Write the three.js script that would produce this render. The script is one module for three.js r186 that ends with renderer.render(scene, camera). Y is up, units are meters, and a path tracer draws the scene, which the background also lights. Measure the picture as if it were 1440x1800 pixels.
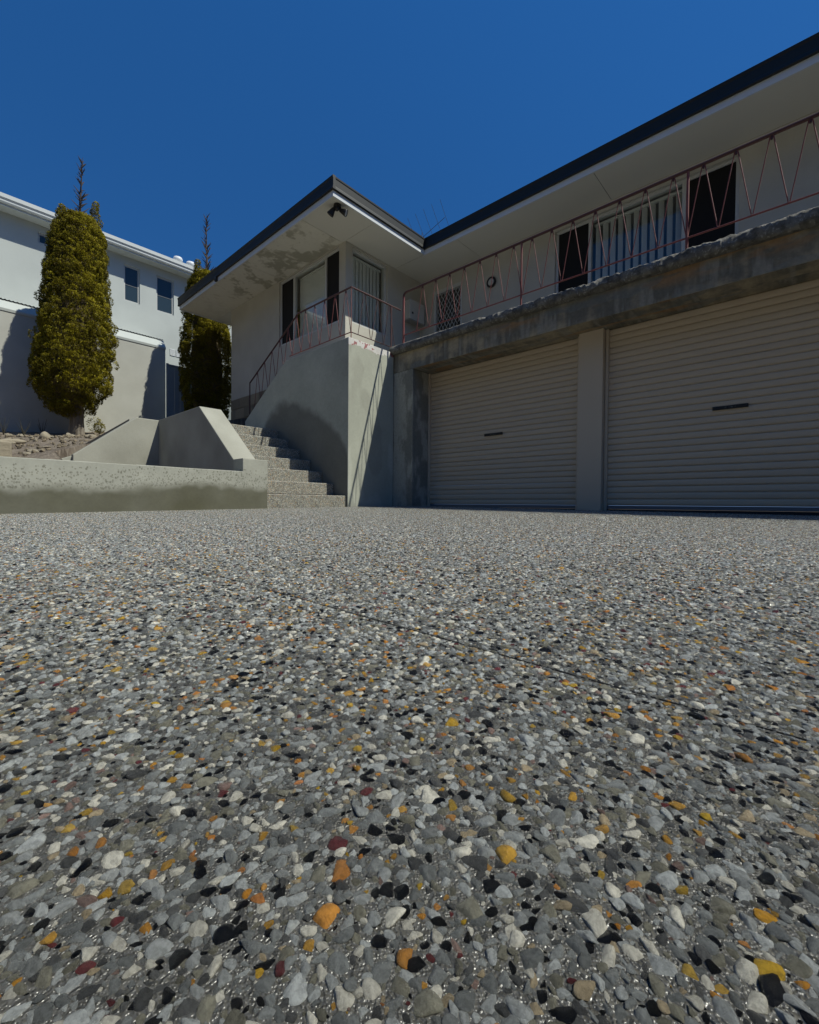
import * as THREE from 'three';
import { mergeGeometries, mergeVertices } from 'three/addons/utils/BufferGeometryUtils.js';
import { RoundedBoxGeometry } from 'three/addons/geometries/RoundedBoxGeometry.js';

// ---------------------------------------------------------------- camera, sky, sun, exposure
const scene = new THREE.Scene();
const CAM_Y = 0.175;
const camera = new THREE.PerspectiveCamera(98.34, 819 / 1024, 0.02, 3000);
{
  const yaw = THREE.MathUtils.degToRad(42.384), pitch = THREE.MathUtils.degToRad(-1.075), roll = THREE.MathUtils.degToRad(0.459);
  camera.position.set(0, CAM_Y, 0);
  camera.quaternion.setFromEuler(new THREE.Euler(pitch, yaw, roll, 'YXZ'));
  camera.updateMatrixWorld();
}
const renderer = new THREE.WebGLRenderer({ antialias: true });
renderer.setSize(819, 1024);
renderer.toneMapping = THREE.LinearToneMapping;
renderer.toneMappingExposure = 1.0;
renderer.shadowMap.enabled = true;

const SUN = new THREE.Vector3(0.605, 1, -0.265).normalize();   // towards the sun
{
  const W = 512, H = 256, a = new Float32Array(W * H * 4);
  const v = new THREE.Vector3();
  for (let j = 0; j < H; j++) for (let i = 0; i < W; i++) {
    const el = ((j + 0.5) / H - 0.5) * Math.PI, az = ((i + 0.5) / W - 0.5) * 2 * Math.PI;
    v.set(Math.cos(el) * Math.cos(az), Math.sin(el), Math.cos(el) * Math.sin(az));
    const c = v.dot(SUN), e = Math.max(0, v.y);
    const low = Math.exp(-e * 3.4), phase = 0.92 + 0.72 * Math.pow(Math.max(0, c), 2.2), haze = Math.exp(-e * 11);
    const halo = 0.25 * Math.pow(Math.max(0, c), 24);
    const r = (0.0125 + 0.034 * low) * phase + 0.12 * haze + halo, g = (0.085 + 0.097 * low) * phase + 0.12 * haze + halo, b = (0.285 + 0.185 * low) * phase + 0.10 * haze + halo;
    const k = (j * W + i) * 4;
    a[k] = r; a[k + 1] = g; a[k + 2] = b; a[k + 3] = 1;
  }
  const sky = new THREE.DataTexture(a, W, H, THREE.RGBAFormat, THREE.FloatType);
  sky.mapping = THREE.EquirectangularReflectionMapping;
  sky.magFilter = sky.minFilter = THREE.LinearFilter;
  sky.needsUpdate = true;
  scene.background = sky;
  scene.environment = sky;
}
const sun = new THREE.DirectionalLight(new THREE.Color().setRGB(1, 0.985, 0.855), 4.7);
sun.position.copy(SUN).multiplyScalar(40);
sun.castShadow = true;
sun.shadow.mapSize.set(4096, 4096);
Object.assign(sun.shadow.camera, { left: -20, right: 20, top: 20, bottom: -20, near: 1, far: 90 });
sun.shadow.radius = 1;
scene.add(sun, sun.target);

// ---------------------------------------------------------------- helpers
let seed = 12345;
function rnd() { seed = (seed * 1664525 + 1013904223) >>> 0; return seed / 4294967296; }
const R = (a, b) => a + (b - a) * rnd();
const clamp = (x, a = 0, b = 1) => Math.min(b, Math.max(a, x));
const sm = (a, b, x) => { const t = clamp((x - a) / (b - a)); return t * t * (3 - 2 * t); };
const mix = (a, b, t) => a + (b - a) * t;
const mix3 = (a, b, t) => [mix(a[0], b[0], t), mix(a[1], b[1], t), mix(a[2], b[2], t)];
function hash(x, y, z) {
  let h = Math.imul(x | 0, 374761393) ^ Math.imul(y | 0, 668265263) ^ Math.imul(z | 0, 1442695041);
  h = Math.imul(h ^ (h >>> 13), 1274126177); h ^= h >>> 16;
  return (h >>> 0) / 4294967296;
}
function vnoise(x, y, z = 0, px = 0, py = 0) {               // value noise, periodic if px, py are given
  const xi = Math.floor(x), yi = Math.floor(y), zi = Math.floor(z), f = t => t * t * (3 - 2 * t);
  const u = f(x - xi), v = f(y - yi), w = f(z - zi);
  const X = k => px ? ((xi + k) % px + px) % px : xi + k, Y = k => py ? ((yi + k) % py + py) % py : yi + k;
  const L = k => mix(mix(hash(X(0), Y(0), zi + k), hash(X(1), Y(0), zi + k), u), mix(hash(X(0), Y(1), zi + k), hash(X(1), Y(1), zi + k), u), v);
  return w === 0 ? L(0) : mix(L(0), L(1), w);
}
function fbm(x, y, z, oct, px = 0, py = 0) {
  let s = 0, a = 0.5, t = 0;
  for (let i = 0; i < oct; i++) { s += a * vnoise(x, y, z + i * 17, px, py); t += a; a *= 0.5; x *= 2; y *= 2; px *= 2; py *= 2; }
  return s / t;
}
const toS = c => Math.round(255 * clamp(c <= 0.0031308 ? c * 12.92 : 1.055 * Math.pow(c, 1 / 2.4) - 0.055));
function tex(w, h, fn, srgb = true, repeat = true) {          // fn(u, v) -> [r, g, b] (linear if srgb) or one number
  const d = new Uint8Array(w * h * 4);
  for (let j = 0; j < h; j++) for (let i = 0; i < w; i++) {
    let c = fn((i + 0.5) / w, (j + 0.5) / h); if (typeof c === 'number') c = [c, c, c];
    const k = (j * w + i) * 4;
    for (let q = 0; q < 3; q++) d[k + q] = srgb ? toS(c[q]) : Math.round(255 * clamp(c[q]));
    d[k + 3] = 255;
  }
  const t = new THREE.DataTexture(d, w, h, THREE.RGBAFormat, THREE.UnsignedByteType);
  t.magFilter = THREE.LinearFilter; t.minFilter = THREE.LinearMipmapLinearFilter; t.generateMipmaps = true;
  t.wrapS = t.wrapT = repeat ? THREE.RepeatWrapping : THREE.ClampToEdgeWrapping;
  if (srgb) t.colorSpace = THREE.SRGBColorSpace;
  t.needsUpdate = true;
  return t;
}
function rep(t, sx, sy = sx) { const c = t.clone(); c.repeat.set(1 / sx, 1 / sy); c.needsUpdate = true; return c; }
const col = (r, g, b) => new THREE.Color().setRGB(r, g, b);
function mat(c, rough = 0.8, extra = {}) { return new THREE.MeshStandardMaterial({ color: Array.isArray(c) ? col(...c) : c, roughness: rough, ...extra }); }

// uv in metres from the dominant axis of each face
function uvm(g) {
  g = g.index ? g.toNonIndexed() : g;
  const p = g.attributes.position, n = p.count, uv = new Float32Array(n * 2);
  const a = new THREE.Vector3(), b = new THREE.Vector3(), c = new THREE.Vector3();
  for (let i = 0; i < n; i += 3) {
    a.fromBufferAttribute(p, i); b.fromBufferAttribute(p, i + 1); c.fromBufferAttribute(p, i + 2);
    const nn = b.clone().sub(a).cross(c.clone().sub(a)), x = Math.abs(nn.x), y = Math.abs(nn.y), z = Math.abs(nn.z);
    [a, b, c].forEach((q, k) => {
      const o = (i + k) * 2;
      if (y >= x && y >= z) { uv[o] = q.x; uv[o + 1] = q.z; } else if (x >= z) { uv[o] = q.z; uv[o + 1] = q.y; } else { uv[o] = q.x; uv[o + 1] = q.y; }
    });
  }
  g.setAttribute('uv', new THREE.BufferAttribute(uv, 2));
  return g;
}
function bx(x0, x1, y0, y1, z0, z1, r = 0) {                  // box by its limits, optionally with rounded edges
  const w = Math.abs(x1 - x0), h = Math.abs(y1 - y0), d = Math.abs(z1 - z0);
  const g = r ? new RoundedBoxGeometry(w, h, d, 2, Math.min(r, w / 2.01, h / 2.01, d / 2.01)) : new THREE.BoxGeometry(w, h, d);
  g.translate((x0 + x1) / 2, (y0 + y1) / 2, (z0 + z1) / 2);
  return uvm(g);
}
function prism(pts, axis, a, b, bevel = 0) {                  // polygon [[p, q]...] pushed along an axis; 'z': (x, y), 'x': (z, y)
  const s = new THREE.Shape(pts.map(q => new THREE.Vector2(q[0], q[1])));
  const g = new THREE.ExtrudeGeometry(s, { depth: b - a - 2 * bevel, bevelEnabled: bevel > 0, bevelSize: bevel, bevelThickness: bevel, bevelOffset: -bevel, bevelSegments: 2, curveSegments: 1 });
  g.translate(0, 0, a + bevel);
  if (axis === 'x') {                                         // (p, q, t) -> (t, q, p)
    const p = g.attributes.position;
    for (let i = 0; i < p.count; i++) p.setXYZ(i, p.getZ(i), p.getY(i), p.getX(i));
    const ng = g.index ? g.toNonIndexed() : g, q = ng.attributes.position;
    for (let i = 0; i < q.count; i += 3) { const t = [q.getX(i + 1), q.getY(i + 1), q.getZ(i + 1)]; q.setXYZ(i + 1, q.getX(i + 2), q.getY(i + 2), q.getZ(i + 2)); q.setXYZ(i + 2, ...t); }
    ng.computeVertexNormals();
    return uvm(ng);
  }
  return uvm(g);
}
const used = {};
function numbered(n) { const k = used[n] = (used[n] ?? -1) + 1; return k ? n + '_' + String(k).padStart(3, '0') : n; }
function shade(o) { o.castShadow = o.receiveShadow = true; return o; }
function part(name, g, m, parent) {
  if (Array.isArray(g)) g = g.length > 1 ? mergeGeometries(g.map(q => { q = q.index ? q.toNonIndexed() : q; for (const k of Object.keys(q.attributes)) if (!['position', 'normal', 'uv'].includes(k)) q.deleteAttribute(k); return q; })) : g[0];
  const o = shade(new THREE.Mesh(g, m)); o.name = name; parent.add(o); return o;
}
function thing(name, label, category, group, pos = [0, 0, 0]) {
  const o = new THREE.Group(); o.name = numbered(name); o.userData = { label, category }; if (group) o.userData.group = group;
  o.position.set(...pos); scene.add(o); return o;
}
function solo(name, g, m, label, category, group) {
  const o = part(numbered(name), g, m, scene); o.userData = { label, category }; if (group) o.userData.group = group; return o;
}
function struct(name, g, m) { const o = part(numbered(name), g, m, scene); o.userData = { kind: 'structure' }; return o; }
const CYL = new THREE.CylinderGeometry(1, 1, 1, 8), UP = new THREE.Vector3(0, 1, 0);
function rod(name, a, b, r, m, parent, geo = CYL) {
  const A = new THREE.Vector3(...a), B = new THREE.Vector3(...b), d = B.clone().sub(A), o = shade(new THREE.Mesh(geo, m));
  o.name = name; o.position.copy(A).addScaledVector(d, 0.5); o.quaternion.setFromUnitVectors(UP, d.clone().normalize()); o.scale.set(r, d.length(), r);
  parent.add(o); return o;
}
// a tumbled crushed stone: a sphere cut by random planes, edges softened
function stoneGeo(detail, planes, soft, keepAbove = -9) {
  let g = mergeVertices((() => { const q = new THREE.IcosahedronGeometry(1, detail); q.deleteAttribute('normal'); q.deleteAttribute('uv'); return q; })(), 1e-4);
  const cuts = [];
  for (let i = 0; i < planes; i++) {
    const t = R(0, 6.283), y = R(-1, 1), s = Math.sqrt(1 - y * y);
    cuts.push([s * Math.cos(t), y, s * Math.sin(t), R(0.46, 0.84)]);
  }
  const p = g.attributes.position, uv = new Float32Array(p.count * 2);
  for (let i = 0; i < p.count; i++) {
    const x = p.getX(i), y = p.getY(i), z = p.getZ(i);
    let s = 1;
    for (const c of cuts) { const d = x * c[0] + y * c[1] + z * c[2]; if (d > 0.05) s += Math.pow(d / c[3], soft); }
    const r = Math.pow(s, -1 / soft);
    p.setXYZ(i, x * r, y * r, z * r); uv[2 * i] = x * r * 0.5 + 0.5; uv[2 * i + 1] = z * r * 0.5 + 0.5;
  }
  g.setAttribute('uv', new THREE.BufferAttribute(uv, 2));
  if (keepAbove > -9) {
    const ix = []; const I = g.index;
    for (let i = 0; i < I.count; i += 3) { const t = [I.getX(i), I.getX(i + 1), I.getX(i + 2)]; if (Math.max(...t.map(k => p.getY(k))) > keepAbove) ix.push(...t); }
    g.setIndex(ix);
  }
  g.computeVertexNormals();
  return g;
}

// ---------------------------------------------------------------- shared textures and materials
const fineT = tex(512, 512, (u, v) => mix(0.35, 0.65, fbm(u * 64, v * 64, 0, 3, 64, 64)), false);
const grainT = tex(512, 512, (u, v) => 0.6 * fbm(u * 24, v * 24, 3, 5, 24, 24) + 0.4 * vnoise(u * 256, v * 256, 5, 256, 256), false);
const mottle = (lo, hi, f, z, oct = 5) => (u, v) => mix3(lo, hi, clamp(0.5 + 1.5 * (fbm(u * f, v * f, z, oct, f, f) - 0.5) + 0.25 * (vnoise(u * 200, v * 200, z + 9, 200, 200) - 0.5)));
const cementT = tex(512, 512, mottle([0.27, 0.265, 0.22], [0.375, 0.37, 0.315], 4, 1));
const whiteT = tex(512, 512, mottle([0.425, 0.452, 0.436], [0.47, 0.50, 0.48], 5, 2));
const creamT = tex(512, 512, mottle([0.47, 0.45, 0.395], [0.54, 0.52, 0.46], 5, 4));
const soilT = tex(512, 512, (u, v) => { const a = fbm(u * 10, v * 10, 6, 6, 10, 10), b = vnoise(u * 90, v * 90, 8, 90, 90); return mix3([0.085, 0.063, 0.046], [0.25, 0.21, 0.165], clamp(a * 1.1 + (b > 0.72 ? 0.5 : 0) - 0.15)); });
const M = {
  cement: mat(0xffffff, 0.85, { map: rep(cementT, 1.7), bumpMap: rep(grainT, 0.5), bumpScale: 0.0012 }),
  white: mat(0xffffff, 0.8, { map: rep(whiteT, 2.3), bumpMap: rep(grainT, 0.4), bumpScale: 0.001 }),
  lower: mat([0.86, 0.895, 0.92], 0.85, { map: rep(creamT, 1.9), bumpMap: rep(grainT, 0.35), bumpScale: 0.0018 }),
  cream: mat(0xffffff, 0.85, { map: rep(creamT, 1.9), bumpMap: rep(grainT, 0.35), bumpScale: 0.0018 }),
  trim: mat([0.64, 0.66, 0.67], 0.45),
  gutter: mat([0.010, 0.0115, 0.011], 0.62),
  frame: mat([0.55, 0.56, 0.55], 0.45),
  black: mat([0.012, 0.012, 0.013], 0.45),
  screen: mat([0.006, 0.006, 0.007], 0.9),
  rubber: mat([0.010, 0.010, 0.011], 0.7),
  blind: mat([0.74, 0.74, 0.69], 0.8, { side: THREE.DoubleSide }),
  glass: new THREE.MeshPhysicalMaterial({ color: col(0.95, 0.97, 0.97), roughness: 0.02, transmission: 1, thickness: 0, ior: 1.5, side: THREE.DoubleSide }),
  tinted: new THREE.MeshPhysicalMaterial({ color: col(0.030, 0.048, 0.062), roughness: 0.12, ior: 1.5 }),
  interior: mat([0.30, 0.29, 0.27], 0.9),
  carpet: mat([0.10, 0.085, 0.07], 0.95),
  roof: mat([0.05, 0.052, 0.055], 0.7),
  soil: mat(0xffffff, 0.95, { map: rep(soilT, 1.3), bumpMap: rep(grainT, 0.6), bumpScale: 0.012 }),
  rock: mat(0xffffff, 0.9, { map: rep(creamT, 1.2, 1.2), bumpMap: rep(grainT, 0.9), bumpScale: 0.01, color: col(0.62, 0.56, 0.47) }),
};
// oxide red railing paint, faded and chipped
const redT = tex(256, 256, (u, v) => { const a = fbm(u * 8, v * 8, 11, 5, 8, 8); return a > 0.63 ? [0.30, 0.17, 0.15] : mix3([0.16, 0.035, 0.034], [0.30, 0.085, 0.08], clamp(a * 1.3)); });
M.rail = mat([0.72, 0.66, 0.66], 0.6, { map: redT });
M.railTop = mat([0.065, 0.021, 0.021], 0.55);

// ---------------------------------------------------------------- ground
const gY = (x, z) => -0.0093 * x - 0.016 * z;                 // the driveway falls away from the garage
{
  const g = uvm(new THREE.PlaneGeometry(1200, 1200).rotateX(-Math.PI / 2).translate(0, -0.35, 0));
  struct('ground', g, mat(0xffffff, 0.95, { map: rep(soilT, 3), color: col(1.25, 1.2, 1.0) }));
}
const driveway = new THREE.Group();
driveway.name = 'driveway'; driveway.userData = { kind: 'structure' };
driveway.quaternion.setFromUnitVectors(UP, new THREE.Vector3(0.0093, 1, 0.016).normalize());
scene.add(driveway);
const CUT_Z = -0.427, CUT_W = 0.0016;                         // saw-cut control joint
{
  // sandy cement between the stones: two poured bays with the saw cut between them
  const t = tex(1024, 1024, (u, v) => {
    const a = fbm(u * 40, v * 40, 21, 4, 40, 40), b = vnoise(u * 330, v * 330, 23, 330, 330), c = hash(Math.floor(u * 512), Math.floor(v * 512), 5);
    return mix3([0.030, 0.029, 0.025], [0.125, 0.119, 0.102], clamp(0.15 + 0.5 * a + 0.4 * (b - 0.4) + (c > 0.93 ? 0.45 : 0)));
  });
  const h = tex(1024, 1024, (u, v) => clamp(0.55 * vnoise(u * 330, v * 330, 23, 330, 330) + 0.45 * fbm(u * 80, v * 80, 25, 3, 80, 80)), false);
  const m = mat(0xffffff, 0.30, { map: rep(t, 0.26), bumpMap: rep(h, 0.26), bumpScale: 0.0018 });
  part('concrete_bay', bx(-5.26, 4.2, -0.12, 0, -5.86, CUT_Z - CUT_W), m, driveway);
  part('concrete_bay', bx(-5.26, 4.2, -0.12, 0, CUT_Z + CUT_W, 4.2), m, driveway);
  part('joint_floor', bx(-5.26, 4.2, -0.12, -0.012, CUT_Z - CUT_W, CUT_Z + CUT_W), mat([0.03, 0.03, 0.028], 0.9), driveway);
}
const PAL = [
  [0.27, () => { const l = R(0.15, 0.31); return [l * 0.96, l, l * 0.985]; }],
  [0.27, () => { const l = R(0.30, 0.54); return [l * 0.965, l, l * 0.99]; }],
  [0.13, () => { const l = R(0.06, 0.13); return [l, l, l * 0.98]; }],
  [0.13, () => { const l = R(0.13, 0.26); return [l * 1.05, l, l * 0.78]; }],
  [0.12, () => { const l = R(0.52, 0.78); return [l, l * 0.95, l * 0.82]; }],
  [0.03, () => { const l = R(0.30, 0.48); return [l, l * 0.80, l * 0.52]; }],
  [0.06, () => { const l = R(0.32, 0.60); return [l, l * R(0.40, 0.66), l * R(0.05, 0.16)]; }],
  [0.12, () => { const l = R(0.002, 0.006); return [l, l, l * 1.05]; }],
  [0.009, () => { const l = R(0.08, 0.17); return [l, l * 0.26, l * 0.27]; }],
  [0.018, () => { const l = R(0.16, 0.34); return [l, l * 0.68, l * 0.58]; }],
];
const palSum = PAL.reduce((s, p) => s + p[0], 0);
function stoneColour() { let t = rnd() * palSum; for (const p of PAL) { t -= p[0]; if (t <= 0) return p[1](); } return PAL[0][1](); }
// stones of falling size thrown onto a rectangle, none on top of another
function pack(w, d, classes, periodic, reject) {
  const cell = 0.012, nx = Math.ceil(w / cell), nz = Math.ceil(d / cell), grid = Array.from({ length: nx * nz }, () => []), out = [];
  for (const [n, r0, r1, gap] of classes) for (let i = 0; i < n; i++) {
    const x = rnd() * w, z = rnd() * d, r = mix(r0, r1, Math.pow(rnd(), 1.4));
    if (reject && reject(x, z, r)) continue;
    const ci = Math.floor(x / cell), cj = Math.floor(z / cell); let ok = true;
    for (let a = -1; a <= 1 && ok; a++) for (let b = -1; b <= 1 && ok; b++) {
      let p = ci + a, q = cj + b, ox = 0, oz = 0;
      if (periodic) { if (p < 0) { p += nx; ox = -w; } if (p >= nx) { p -= nx; ox = w; } if (q < 0) { q += nz; oz = -d; } if (q >= nz) { q -= nz; oz = d; } } else if (p < 0 || q < 0 || p >= nx || q >= nz) continue;
      for (const s of grid[p * nz + q]) { const dx = s[0] + ox - x, dz = s[1] + oz - z, m = (s[2] + r) * gap; if (dx * dx + dz * dz < m * m) { ok = false; break; } }
    }
    if (ok) { const s = [x, z, r]; grid[ci * nz + cj].push(s); out.push(s); }
  }
  return out;
}
const mm = 0.001;
function pose(x, z, r, target) {                              // a stone bedded in the cement: flat side up, its crown a little proud
  const asp = R(1.0, 1.6), a = r * Math.sqrt(asp) * 1.54, b = r / Math.sqrt(asp) * 1.54, t = r * R(0.66, 1.1), top = t * R(0.55, 0.95);
  const q = new THREE.Quaternion().setFromEuler(new THREE.Euler(R(-0.3, 0.3), R(0, 6.283), R(-0.3, 0.3), 'YXZ'));
  return target.compose(new THREE.Vector3(x, top - t, z), q, new THREE.Vector3(a, t, b));
}
{
  const veinT = tex(128, 128, (u, v) => { const a = fbm(u * 6, v * 6, 31, 5, 6, 6), b = Math.abs(fbm(u * 4, v * 12, 37, 4, 4, 12) - 0.5); return 0.80 + 0.95 * (a - 0.47) + (b < 0.02 ? 0.18 : 0); }, false);
  veinT.colorSpace = THREE.NoColorSpace;
  const wet = { map: veinT, bumpMap: grainT, bumpScale: 0.0007 };
  const S = new THREE.MeshPhysicalMaterial({ color: col(0.88, 0.88, 0.855), roughness: 0.11, ...wet });
  const shapes = Array.from({ length: 14 }, () => stoneGeo(3, 8, 60));
  const aggregate = new THREE.Group(); aggregate.name = 'aggregate'; aggregate.userData = { kind: 'stuff' }; driveway.add(aggregate);
  // near the camera: each stone placed on its own
  const N0 = -1.35, NW = 1.5;
  const dens = NW * NW;
  const classes = A => [[5200 * A, 2.8 * mm, 4.6 * mm, 0.90], [52000 * A, 1.85 * mm, 3.0 * mm, 0.86], [110000 * A, 1.1 * mm, 1.9 * mm, 0.87]];
  const near = pack(NW, NW, [...classes(dens), [90000 * dens, 0.5 * mm, 1.1 * mm, 0.95]], false,
    (x, z, r) => Math.abs(z + N0 - CUT_Z) < CUT_W + r * (0.55 + 0.35 * vnoise(x * 14, 3)));
  const v = new THREE.Vector3(), lists = shapes.map(() => []), mtx = new THREE.Matrix4(), view = [];
  camera.updateMatrixWorld(); camera.matrixWorldInverse.copy(camera.matrixWorld).invert(); camera.updateProjectionMatrix();
  near.forEach((s, i) => {
    const x = s[0] + N0, z = s[1] + N0;
    v.set(x, gY(x, z), z).applyMatrix4(camera.matrixWorldInverse);
    const d = -v.z; if (d < 0.05) return;
    v.applyMatrix4(camera.projectionMatrix);
    if (Math.abs(v.x) < 0.97 && Math.abs(v.y) < 0.98) view.push([s[2] / d, i]);
  });
  view.sort((a, b) => b[0] - a[0]);
  const single = new Set(view.slice(0, 300).map(q => q[1]));
  const tintMats = new Map();
  near.forEach((s, i) => {
    const k = Math.floor(rnd() * shapes.length), c = stoneColour(); pose(s[0] + N0, s[1] + N0, s[2], mtx);
    if (single.has(i)) {
      const key = c.map(q => q < 0.05 ? q.toFixed(3) : (Math.round(q * 16) / 16).toFixed(3)).join();
      if (!tintMats.has(key)) { const m = S.clone(); m.color = col(c[0] * 0.88, c[1] * 0.88, c[2] * 0.855); tintMats.set(key, m); }
      const o = shade(new THREE.Mesh(shapes[k], tintMats.get(key))); o.name = 'stone'; mtx.decompose(o.position, o.quaternion, o.scale); driveway.add(o);
    } else lists[k].push([mtx.clone(), c]);
  });
  lists.forEach((l, k) => {
    const im = shade(new THREE.InstancedMesh(shapes[k], S, l.length)); im.name = 'aggregate_stones'; im.userData = { kind: 'stuff' };
    l.forEach(([m, c], i) => { im.setMatrixAt(i, m); im.setColorAt(i, col(...c)); });
    aggregate.add(im);
  });
  // farther off: bays of stones laid side by side, turned this way and that
  const T = 0.3, lo = Array.from({ length: 12 }, () => stoneGeo(1, 7, 24, -0.1));
  const SV = S.clone(); SV.vertexColors = true; SV.map = null; SV.bumpMap = null; SV.color = col(0.77, 0.775, 0.755);
  const tiles = [0, 1, 2].map(() => {
    const st = pack(T, T, classes(T * T), true);
    const gs = st.map(s => {
      const g = lo[Math.floor(rnd() * lo.length)].clone(); g.deleteAttribute('uv'); g.applyMatrix4(pose(s[0] - T / 2, s[1] - T / 2, s[2], mtx));
      const c = stoneColour(), a = new Float32Array(g.attributes.position.count * 3); for (let i = 0; i < a.length; i += 3) a.set(c, i);
      g.setAttribute('color', new THREE.BufferAttribute(a, 3)); return g;
    });
    return mergeGeometries(gs);
  });
  const spots = tiles.map(() => []);
  for (let i = 0; i < 31; i++) for (let j = 0; j < 33; j++) {
    const x = -5.1 + i * T, z = -5.7 + j * T;
    if (x > N0 && x < N0 + NW && z > N0 && z < N0 + NW) continue;
    const q = new THREE.Quaternion().setFromAxisAngle(UP, Math.floor(rnd() * 4) * Math.PI / 2);
    spots[Math.floor(rnd() * 3)].push(new THREE.Matrix4().compose(new THREE.Vector3(x, 0, z), q, new THREE.Vector3(1, 1, 1)));
  }
  tiles.forEach((g, k) => {
    const im = shade(new THREE.InstancedMesh(g, SV, spots[k].length)); im.name = 'aggregate_stones'; im.userData = { kind: 'stuff' };
    spots[k].forEach((m, i) => im.setMatrixAt(i, m)); aggregate.add(im);
  });
}

// garden bed rising to the west
function soilY(x, z) {
  const n = 0.10 * (fbm(x * 1.3, z * 1.3, 3, 4) - 0.5) + 0.05 * (fbm(x * 6, z * 6, 5, 3) - 0.5);
  const back = 0.80 + Math.max(0, -8.4 - x) * 0.165 + Math.max(0, -1.0 - z) * mix(0.34, 0.12, clamp((-8.4 - x) / 4.6));
  if (z < -2.6 && x > -9.75) return 0.3;
  if (z < -1.34) return x > -8.3 ? 0.42 + n * 0.4 : back + n;
  return mix(0.42, back, sm(-6.6, -8.5, x)) + n;
}
{
  const g = new THREE.PlaneGeometry(8.95, 14, 150, 220).rotateX(-Math.PI / 2).translate(-9.93, 0, -4.5), p = g.attributes.position;
  for (let i = 0; i < p.count; i++) p.setY(i, soilY(p.getX(i), p.getZ(i)));
  g.computeVertexNormals();
  const uv = g.attributes.uv; for (let i = 0; i < p.count; i++) uv.setXY(i, p.getX(i), p.getZ(i));
  struct('garden_soil', g, M.soil);
}

// ---------------------------------------------------------------- retaining walls and stairs
// render still drying: darker, browner cement with a ragged edge and splashes
const dry = [0.345, 0.345, 0.295], wetC = [0.078, 0.075, 0.045];
function wetTex(w, h, lenU, lenV, edge, drops) {
  const pts = []; for (let i = 0; i < drops; i++) { const u = R(0, lenU); pts.push([u, edge(u) + Math.pow(rnd(), 1.9) * 0.22, R(0.002, 0.0075), R(0.3, 0.9)]); }
  const bins = Array.from({ length: 64 }, () => []); pts.forEach(q => { const b = Math.floor(q[0] / lenU * 64); for (const k of [b - 1, b, b + 1]) if (bins[k]) bins[k].push(q); });
  return tex(w, h, (u, v) => {
    const x = u * lenU, y = v * lenV, n = fbm(x * 9, y * 9, 41, 5) - 0.5, n2 = fbm(x * 2.2, y * 2.2, 47, 4) - 0.5, fine = fbm(x * 60, y * 60, 43, 3) - 0.5;
    let k = sm(0.06, -0.06, y - edge(x) - n * 0.09 - n2 * 0.12);
    k *= 0.88 + 0.45 * n2;
    for (const q of bins[Math.min(63, Math.floor(u * 64))]) { const dx = (x - q[0]) / q[2], dy = (y - q[1]) / (q[2] * 1.4), dd = dx * dx + dy * dy + n * 1.2; if (dd < 1) k = Math.max(k, q[3] * 0.75); }
    const f = 1 + 0.22 * n + 0.25 * n2 + 0.16 * fine;
    return mix3(dry, wetC, clamp(k)).map(c => c * f);
  });
}
function fit(g, ax, a0, a1, b0, b1) {                         // uv 0..1 over a wall face
  const p = g.attributes.position, uv = g.attributes.uv;
  const n = g.attributes.normal;
  for (let i = 0; i < p.count; i++) {
    const a = ax === 'z' ? p.getZ(i) : p.getX(i), k = Math.floor(i / 3) * 3, f = ax === 'z' ? (n.getX(k) + n.getX(k + 1) + n.getX(k + 2)) / 3 : (n.getZ(k) + n.getZ(k + 1) + n.getZ(k + 2)) / 3;
    if (Math.abs(f) > 0.6) uv.setXY(i, (a - a0) / (a1 - a0), (p.getY(i) - b0) / (b1 - b0)); else uv.setXY(i, uv.getX(i) / Math.abs(a1 - a0), uv.getY(i) / Math.abs(b1 - b0));
  }
  return g;
}
const bump = { bumpMap: rep(grainT, 0.5), bumpScale: 0.001 };
{
  const t = wetTex(2048, 512, 4.6, 0.75, u => 0.315 + 0.03 * Math.sin(u * 1.7 + 0.4) + 0.05 * Math.exp(-Math.pow((u - 3.75) / 0.55, 2)), 2600);
  const m = mat(0xffffff, 0.8, { map: t });
  const low = thing('retaining_wall', 'low grey rendered wall beside the driveway, wet along its foot with splash marks', 'wall');
  part('wall', fit(prism([[-3.01, -0.05], [-3.01, 0.724], [-2.67, 0.724], [-2.67, 0.562], [1.9, 0.562], [1.9, -0.05]], 'x', -5.50, -5.248, 0.008), 'z', 1.9, -3.05, 0, 0.75), m, low);

  const sw = thing('stair_wall', 'thick grey rendered wall with a sloping top beside the lower steps', 'wall');
  part('wall', prism([[-5.50, 0.1], [-5.50, 0.722], [-6.56, 1.555], [-8.42, 1.555], [-8.42, 0.1]], 'z', -3.0, -2.675, 0.01), M.cement, sw);
  const gw = thing('garden_wall', 'grey rendered wall stepping down into the garden from the stair wall', 'wall');
  part('wall', prism([[-2.68, 0.2], [-2.68, 1.548], [-2.34, 1.548], [-1.50, 0.872], [-1.50, 0.2]], 'x', -8.40, -8.185, 0.01), M.cement, gw);
  part('wall_end', prism([[-1.50, 0.2], [-1.50, 0.858], [-1.31, 0.78], [-1.31, 0.2]], 'x', -8.40, -8.25, 0.008), M.cement, gw);
  part('damp_membrane', prism([[-2.30, 1.3], [-2.30, 1.545], [-1.48, 0.90], [-1.48, 0.7]], 'x', -8.425, -8.41), M.rubber, gw);
}
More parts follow.
